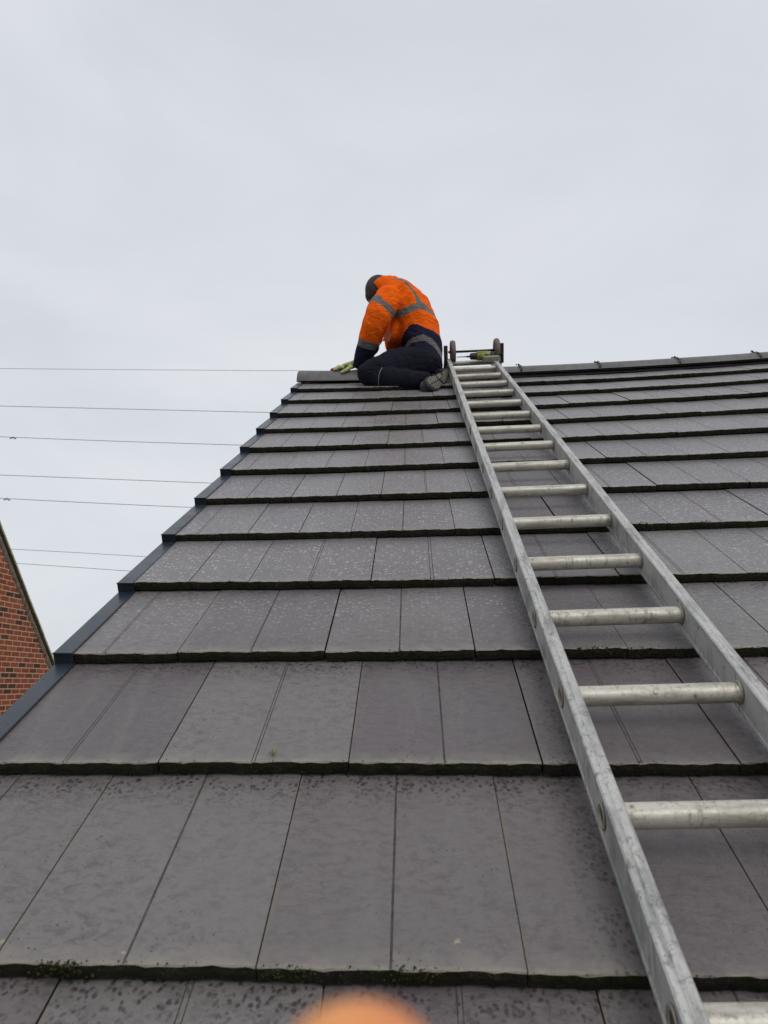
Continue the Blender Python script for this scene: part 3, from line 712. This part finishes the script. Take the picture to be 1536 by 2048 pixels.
def torso(mb, sc=1.0, ext=0.0):
    pts = [PX(a[0], a[1], YM) for a in torso_c]; n_ = len(pts); vs = []; seg = 28
    for i, p in enumerate(pts):
        t = (pts[min(i + 1, n_ - 1)] - pts[max(i - 1, 0)]).normalized(); b = Vector((0, 1, 0)); a = b.cross(t).normalized()
        ra, rb = torso_c[i][2] * sc + ext, torso_c[i][3] * sc + ext
        for k in range(seg):
            q_ = 2 * math.pi * k / seg; cx, cy = math.cos(q_), math.sin(q_)
            vs.append(p + a * (ra * abs(cx) ** .9 * (1 if cx > 0 else -1)) + b * (rb * abs(cy) ** .85 * (1 if cy > 0 else -1)))
    fs = [(i * seg + k, i * seg + (k + 1) % seg, (i + 1) * seg + (k + 1) % seg, (i + 1) * seg + k) for i in range(n_ - 1) for k in range(seg)]
    fs += [tuple(reversed(range(seg))), tuple((n_ - 1) * seg + k for k in range(seg))]
    mb.add(vs, fs, 0, True)
HC = PX(755, 580, YM); HX = (PX(744, 604, YM) - PX(755, 552, YM)).normalized()      # crown to chin
HF = Vector((HX.z, 0, -HX.x)); HF = HF if HF.x < 0 else -HF                            # face direction
HM = Matrix((HF, Vector((0, 1, 0)), -HX)).transposed()
def head(mb, e=0.0):
    mb.ball(HC, .070 + e, .070 + e, .088 + e, HM)
    mb.ball(HC + HX * .045 + HF * .018, .046 + e, .052 + e, .056 + e, HM)
# hands on the ridge tile
def hand(mb, xw, offY, e=0.0, far=False):
    r0 = .115 + .004
    def sp(dx, dy, h): return ridge_pt(xw + dx, math.asin(max(-.9, min(.9, -(dy + offY) / .122))), r0 + h, 0)
    w = sp(.030, 0, .050)
    mb.tube([w + Vector((.02, 0, .02)), w, sp(-.005, 0, .034), sp(-.035, 0, .026), sp(-.062, 0, .020)], [(.027 + e, .024 + e), (.026 + e, .023 + e), (.036 + e, .021 + e), (.041 + e, .018 + e), (.040 + e, .014 + e)], 16, up=(0, 1, 0))
    for j, (dy, L_, bend) in enumerate(((-.032, .062, .010), (-.011, .078, .012), (.011, .084, .011), (.032, .074, .012))):
        s2 = 1 if not far else -1
        b_ = sp(-.055, dy * .9 * s2, .018); k1 = sp(-.055 - L_ * .40, dy * 1.12 * s2, .013 + bend); k2 = sp(-.055 - L_ * .75, dy * 1.22 * s2, .010); tp = sp(-.055 - L_, dy * 1.28 * s2, .006)
        mb.tube([b_, k1, k2, tp], [.0105 + e, .0098 + e, .0088 + e, .0072 + e], 10); mb.ball(tp, .0072 + e)
    s2 = 1 if far else -1      # thumb leaves the inner side of the palm
    tb = sp(-.005, s2 * .030, .024); t1 = sp(-.035, s2 * .058, .014); t2 = sp(-.062, s2 * .066, .008)
    mb.tube([tb, t1, t2], [.0135 + e, .0115 + e, .0088 + e], 10); mb.ball(t2, .0088 + e)
xh = PX(706, 735, YM - .04).x
# body: one continuous surface under the clothes
mb = MB(); torso(mb, .80); head(mb)
mb.tube([PX(775, 580, YM), PX(762, 574, YM)], [.055, .052], 16)
for c_ in (arm_n, arm_f): chain(mb, c_, .68)
for c_ in (leg_n, leg_f, calf_n, calf_f): chain(mb, c_, .72)
hand(mb, xh, -.035, -.0012); hand(mb, xh + .02, .050, -.0012, True)
mb.tube([PX(720, 727, YM - .07), ridge_pt(xh + .03, R(15), .165)], [.028, .026], 12); mb.tube([PX(728, 727, YM + .06), ridge_pt(xh + .05, R(-20), .165)], [.028, .026], 12)
nose = HC + HX * .030 + HF * .066; mb.tube([HC - HX * .005 + HF * .064, nose, nose + HX * .012], [.008, .013, .010], 10)
for sy in (-1, 1):
    mb.ball(HC + HX * .012 + Vector((0, sy * .071, 0)) - HF * .005, .017, .007, .026, HM)
    mb.ball(HC - HX * .004 + HF * .062 + Vector((0, sy * .028, 0)), .012, .014, .010, HM)
mb.tube([HC + HX * .050 + HF * .066 + Vector((0, y_, 0)) for y_ in (-.022, 0, .022)], [.006, .009, .006], 10)
feet = []
def boot_frame(cx, cy, Y, L, N):
    c_ = PX(cx, cy, Y); L = Vector(L).normalized(); N = Vector(N); N = (N - L * N.dot(L)).normalized(); return c_, L, N, L.cross(N)
B1 = boot_frame(872, 763, YM - .36, (-.29, -.80, -.50), (.70, -.72, .40)); B2 = boot_frame(897, 750, YM - .12, (-.20, -.74, -.60), (.80, -.62, .32))
for (c_, L, N, W) in (B1, B2):
    mb.tube([c_ - L * .09 - N * .04, c_ - N * .035, c_ + L * .10 - N * .022], [(.030, .034), (.030, .038), (.020, .034)], 14, up=N)
mb.tube([PX(848, 758, YM - .35), B1[0] - B1[1] * .07 - B1[2] * .05], [.034, .034], 12); mb.tube([PX(878, 752, YM - .09), B2[0] - B2[1] * .07 - B2[2] * .05], [.032, .034], 12)
M_SKIN = Mat('skin', (.55, .30, .21), .5); M_SKIN.b.inputs['Subsurface Weight'].default_value = .08; M_SKIN = M_SKIN.m
me = remesh(mb, .0085, 2); me.materials.append(M_SKIN)
feet_z = PX(845, 775, 3.45)
person = link('person', me, None, PX(845, 765, YM))
tag(person, 'roofer in orange and navy hi-vis jacket crouching on the ridge, gloved hand flat', 'person')

# fabrics
def cloth(name, col, sc=1.0, rough=.95, spec=.08):
    m = Mat(name, col, rough, 0, spec); c = m.coord()
    n = m.noise(m.coord(scale=(1, 1, 1.6)), 24 * sc, 6, .6, 1.2)
    m.base(m.ramp(n, [(.3, tuple(x * .80 for x in col)), (.7, tuple(min(1, x * 1.12) for x in col))])); m.bump(m.math('ADD', n, m.math('MULTIPLY', m.noise(m.coord(scale=(1, 1, 2.4), rot=(.3, .5, 0)), 9 * sc, 2, .4, 2.5), 1.2)), .45, .02); return m.m
M_OR = cloth('hi_vis_orange', (1.0, .135, .008)); M_NAVY = cloth('navy_fabric', (.022, .021, .048)); M_BAND = cloth('reflective_band', (.17, .155, .145), rough=.5)
M_TRO = cloth('dark_trousers', (.013, .0125, .023), spec=.12); M_PIPE = simple('piping', (.28, .28, .30), .5)
M_HAT = simple('knitted_hat', (.055, .044, .044), .95, 0, .3, 90, .6); M_LIN = simple('hood_lining', (.035, .032, .058), .9, 0, .3, 60)
M_GLOVE = simple('glove_back', (.44, .47, .20), .85, 0, .25, 60, .4); M_GRIP = simple('glove_grip', (.38, .085, .025), .7, 0, .5, 60, .4)
M_BOOT = simple('boot_leather', (.034, .032, .031), .7, 0, .35, 50, .3); M_SOLE = simple('boot_sole', (.018, .018, .016), .8, 0, .35, 40, .3); M_LUG = simple('boot_lug', (.20, .19, .15), .8, 0, .35, 40, .3)
M_RED = simple('id_pocket', (.42, .12, .06), .3, 0, .4, 30)
# jacket
mb = MB(); torso(mb, 1.0); chain(mb, arm_n); chain(mb, arm_f)
pf = [PX(x, y, YM) for x, y in ((812, 640), (796, 665), (783, 688), (777, 696))]
mb.tube(pf, [(.10, .15), (.075, .14), (.045, .12), (.025, .09)], 18, up=(1, 0, .4)); mb.ball(pf[-1], .02, .08, .02)
mb.tube([PX(790, 588, YM), PX(775, 577, YM), PX(762, 579, YM), PX(752, 585, YM)], [(.09, .13), (.080, .108), (.072, .102), (.056, .096)], 20, up=(.4, 0, 1))  # collar and hood
me = remesh(mb, .0058, 4, folds(.0075, .85))
for m_ in (M_OR, M_NAVY, M_BAND, M_LIN): me.materials.append(m_)
def inpoly(X, Y, P):
    ins = np.zeros(len(X), bool); n = len(P)
    for i in range(n):
        x1, y1 = P[i]; x2, y2 = P[(i + 1) % n]
        c_ = ((y1 > Y) != (y2 > Y)); d_ = (y2 - y1) if y2 != y1 else 1e-9
        ins ^= c_ & (X < (x2 - x1) * (Y - y1) / d_ + x1)
    return ins
fc = np.array([p.center[:] for p in me.polygons])
def poly3(P, Y=YM): return [(lambda q_: (q_.x, q_.z))(PX(x, y, Y)) for x, y in P]
mat = np.zeros(len(fc), int); X, Yw, Z = fc.T
navy = [(768, 712), (777, 697), (800, 672), (820, 653), (835, 654), (855, 662), (895, 668), (900, 780), (760, 780)]
YN = YM - .15
hipb = [(792, 692), (800, 686), (816, 680), (847, 674), (865, 681), (890, 698), (890, 714), (870, 697), (851, 686.5), (825, 686), (800, 693)]
chest = [(786, 627), (792, 626), (831, 616), (833, 609), (847, 610), (880, 624), (882, 634), (850, 625.5), (835, 627), (808, 637), (790, 634)]
brace = [(780, 557), (796, 565), (812, 577), (830, 600), (832, 618), (846, 613), (829, 589), (817, 574), (801, 560)]
near_t = Yw < YM
for P, mi in ((navy, 1), (hipb, 2), (chest, 2), (brace, 2)): mat[inpoly(X, Z, poly3(P, YN))] = mi
def dist_chain(ch):
    pts = np.array([PX(a[0], a[1], a[2])[:] for a in ch]); rr = np.array([a[3] for a in ch]); best = np.full(len(fc), 9.)
    par = np.zeros(len(fc))
    for i in range(len(pts) - 1):
        a_, b_ = pts[i], pts[i + 1]; ab = b_ - a_; t = np.clip(((fc - a_) @ ab) / (ab @ ab), 0, 1); d_ = np.linalg.norm(fc - a_ - t[:, None] * ab, axis=1) / (rr[i] + (rr[i + 1] - rr[i]) * t)
        m_ = d_ < best; best[m_] = d_[m_]; par[m_] = (i + t)[m_]
    return best, par
tr_half = np.abs(Yw - YM)
for ch, sgn in ((arm_n, -1), (arm_f, 1)):
    d_, t_ = dist_chain(ch); on = (d_ < 1.16) & ((Yw - YM) * sgn > 0.0) & ((t_ > .8) | (tr_half > .20)) & ~((X > PX(800, 620, YM).x))
    on &= ~((t_ >= 1.2) & (d_ > 1.13)) 
    mat[on] = 0
    slant = (Z - PX(755, 634, YM).z) * 0 
    mat[on & (t_ > 1.02 + (X - PX(770, 610, YM).x) * 2.2) & (t_ < 1.62 + (X - PX(770, 610, YM).x) * 2.2)] = 2
    mat[on & (t_ > 4.15) & (t_ <= 4.85)] = 2; mat[on & (t_ > 4.85)] = 1
me.polygons.foreach_set('material_index', mat.tolist())
jacket = link('jacket', me, person)
mb = MB(); pc = PX(776, 672, YM - .115)
mb.box(pc, Vector((.020, -.012, -.008)), Vector((.012, .018, .004)).normalized() * .004, (PX(781, 660, YM) - PX(771, 683, YM)) * .45, 0, .003); mb.build('id_pocket', M_RED, jacket)
# trousers
mb = MB()
for c_ in (leg_n, leg_f, calf_n, calf_f): chain(mb, c_)
mb.tube([PX(850, 750, YM), PX(850, 728, YM)], [(.10, .165), (.115, .175)], 20, up=(1, 0, 0)); mb.ball(PX(850, 748, YM), .10, .165, .07)
me = remesh(mb, .006, 4, folds(.0080, .8)); me.materials.append(M_TRO); tro = link('trousers', me, person)
mb = MB(); pts = [PX(x, y, YM - .37) for x, y in ((764, 731), (760, 738), (757, 748), (756, 758), (756.5, 767))]
cen_ = np.array([PX(764, 755, YM - .28)[:]])
tv = np.array([v.co[:] for v in tro.data.vertices]) + np.array(wloc(tro)[:])
pl = []
for p in pts:      # lay the piping on the cloth
    dxy = (tv[:, 0] - p.x) ** 2 + (tv[:, 2] - p.z) ** 2; c_ = tv[dxy < .012 ** 2]
    if len(c_): q_ = c_[c_[:, 1].argmin()]; pl.append(Vector((p.x, q_[1] - .002, p.z)))
if len(pl) > 2: mb.tube(pl, [.0016] * len(pl), 6); mb.build('piping', M_PIPE, tro)
# boots
def boot(F):
    c_, L, N, W = F; mb = MB()
    def q(a, b, n_): return c_ + L * a + W * b + N * n_
    mb.tube([q(-.135, 0, -.052), q(-.10, 0, -.052), q(-.03, 0, -.050), q(.05, .002, -.044), q(.10, .002, -.040), q(.135, 0, -.036)], [(.030, .024), (.044, .036), (.045, .040), (.036, .047), (.030, .046), (.018, .030)], 20, up=N)
    mb.tube([q(-.075, 0, -.05), q(-.085, 0, -.11), q(-.09, 0, -.16)], [(.052, .042), (.050, .044), (.052, .048)], 20, up=L)
    mb.ball(q(-.09, 0, -.155), .048)
    me = remesh(mb, .006, 3); me.materials.append(M_BOOT); b_ = link('boot', me, person)
    mb = MB(); out = []
    for (a, w1) in ((-.145, .0), (-.138, .022), (-.12, .033), (-.08, .036), (-.03, .033), (.02, .040), (.06, .047), (.10, .046), (.13, .034), (.147, .015), (.150, 0)): out.append((a, w1))
    loop = [(a, w) for a, w in out] + [(a, -w) for a, w in reversed(out[1:-1])]; n_ = len(loop)
    lev = [(-.022, 1.0), (-.004, 1.03), (0.0, .96)]
    vs = [q(a * s_, w * s_, h) for (h, s_) in lev for a, w in loop]
    fs = [(l_ * n_ + i, l_ * n_ + (i + 1) % n_, (l_ + 1) * n_ + (i + 1) % n_, (l_ + 1) * n_ + i) for l_ in range(2) for i in range(n_)] + [tuple(range(n_ - 1, -1, -1)), tuple(2 * n_ + i for i in range(n_))]
    mb.add(vs, fs)
    # lugs in chevrons
    for i in range(8):
        a = -.120 + i * .0345
        w = np.interp(a, [o_[0] for o_ in out], [o_[1] for o_ in out])
        for sg in (-1, 1):
            if abs(a + .045) < .014: continue
            ln = max(.006, w * .42)
            mb.box(q(a, sg * w * .50, .003), (W * sg * ln + L * -.010), L * .0085, N * .0060, 1)
    mb.build('sole', [M_SOLE, M_LUG], b_)
    return b_
boot(B1); boot(B2)
# gloves
for offY, far, dx in ((-.035, False, 0), (.050, True, .02)):
    mb = MB(); hand(mb, xh + dx, offY, .0012, far); me = remesh(mb, .0032, 2); me.materials.append(M_GLOVE); me.materials.append(M_GRIP)
    zt = {}
    for p in me.polygons:
        c_ = p.center; s_ = RW(c_.x, APEX, 0).z - .086 + math.sqrt(max(0, .115 ** 2 - ((c_.y - RW(c_.x, APEX, 0).y) / 1.06) ** 2))
        p.material_index = 1 if (c_.z - s_ < .016 or c_.x < xh + dx - .118) else 0
    link('glove', me, person)
# hat and hood lining
mb = MB(); mb.ball(HC - HX * .004 + HF * .000, .081, .087, .094, HM, su=32, sv=20)
mb.ball(HC + HX * .036 + HF * .016, .058, .064, .062, HM)
me = remesh(mb, .005, 2, lambda co: .0012 * np.sin(co[:, 1] * 420)); me.materials.append(M_HAT)
link('hat', me, person)
mb = MB(); hl = [PX(x, y, YM) for x, y in ((770, 573), (760, 572), (752, 577))]
mb.tube(hl, [(.060, .086), (.068, .090), (.060, .086)], 22, up=(.3, 0, 1)); me = remesh(mb, .006, 3); me.materials.append(M_LIN); link('hood', me, person)

# ------------------------------------------------------------------ cordless drill on the top rungs
M_YEL = simple('drill_yellow', (.26, .28, .045), .6, 0, .6, 70, .2); M_DBLK = simple('drill_rubber', (.035, .034, .030), .7, 0, .4, 60); M_DUST = simple('dusty_battery', (.24, .225, .19), .9, 0, .4, 60, .3)
dc = LP(ST_ - .045, .192, .012 + .004); dU = (N_ * .9 + D_ * .0).normalized()
drill = empty('cordless_drill', dc - N_ * .025, 'dirty yellow and black cordless drill lying across the top ladder rungs', 'drill')
mb = MB(); mb.tube([dc - E2 * .030, dc - E2 * .025, dc + E2 * .045, dc + E2 * .058], [.020, .027, .028, .022], 20); mb.box(dc + E2 * .01 + dU * .022, E2 * .035, D_ * .012, dU * .007, 0, .003); mb.build('motor_housing', M_YEL, drill)
mb = MB(); mb.tube([dc + E2 * .056, dc + E2 * .062, dc + E2 * .078, dc + E2 * .082], [.022, .027, .026, .018], 20); mb.build('end_cap', M_DBLK, drill)
mb = MB(); mb.tube([dc - E2 * .072, dc - E2 * .066, dc - E2 * .040, dc - E2 * .028], [.014, .021, .023, .024], 20); ch_ = mb.build('chuck', M_DBLK, drill)
mb = MB(); mb.tube([dc - E2 * .072, dc - E2 * .092, dc - E2 * .094, dc - E2 * .155], [.006, .006, .0032, .0026], 10); mb.build('drill_bit', M_DARKST, ch_)
mb = MB(); hd = (-D_ + E2 * .22).normalized(); mb.tube([dc + E2 * .03, dc + E2 * .03 + hd * .04, dc + E2 * .03 + hd * .10], [(.020, .017), (.017, .015), (.020, .017)], 14, up=E2); mb.build('grip', M_DBLK, drill)
mb = MB(); bc_ = dc + E2 * .028 + hd * .120 - N_ * .006; mb.box(bc_, E2 * .050, hd * .024, N_ * .019, 0, .006); mb.build('battery', M_DUST, drill)

# ------------------------------------------------------------------ fingertip in front of the lens
RT, DN, FW = Vector(MW[0]), Vector(MW[1]), Vector(MW[2])
def CP(px, py, z): return CAM + FW * z + RT * ((px - 768) / FPX * z) + DN * ((py - 1024) / FPX * z)
ft = CP(700, 1991, .071); fd = (DN + RT * .12 - FW * .55).normalized(); fb = (FW + DN * .55).normalized()
mb = MB(); r_ = .0082
prof = [(.0004, .0018), (.0016, .0044), (.004, .0067), (.007, .0079), (.012, .0086), (.020, .0089), (.028, .0090), (.040, .0092), (.050, .0100), (.060, .0098), (.075, .0104), (.082, .0106)]
mb.tube([ft + fd * a for a, b in prof], [(b * 1.14, b * 1.0) for a, b in prof], 28, up=RT); me = remesh(mb, .0008, 4); 
fsk = Mat('finger_skin', (.78, .40, .22), .6, 0, .2); fsk.b.inputs['Subsurface Weight'].default_value = .15; fsk.b.inputs['Subsurface Radius'].default_value = (.004, .0015, .0008); fsk.b.inputs['Subsurface Scale'].default_value = 1.
fco = fsk.coord(); fsk.base(fsk.ramp(fsk.noise(fco, 110, 3), [(.3, (.60, .19, .09)), (.7, (.80, .34, .13))])); fsk.bump(fsk.noise(fco, 900, 4), .3, .001)
me.materials.append(fsk.m); fing = link('finger', me, None, ft + fd * .08)
tag(fing, 'out-of-focus orange fingertip poking up at the bottom edge of the photo', 'finger')
mb = MB(); mb.box(ft + fd * .0105 + fb * .0081, RT * .0056, fd * .0060, fb * .0006, 0, .0005); mb.build('nail', simple('nail', (.75, .48, .38), .3), fing)
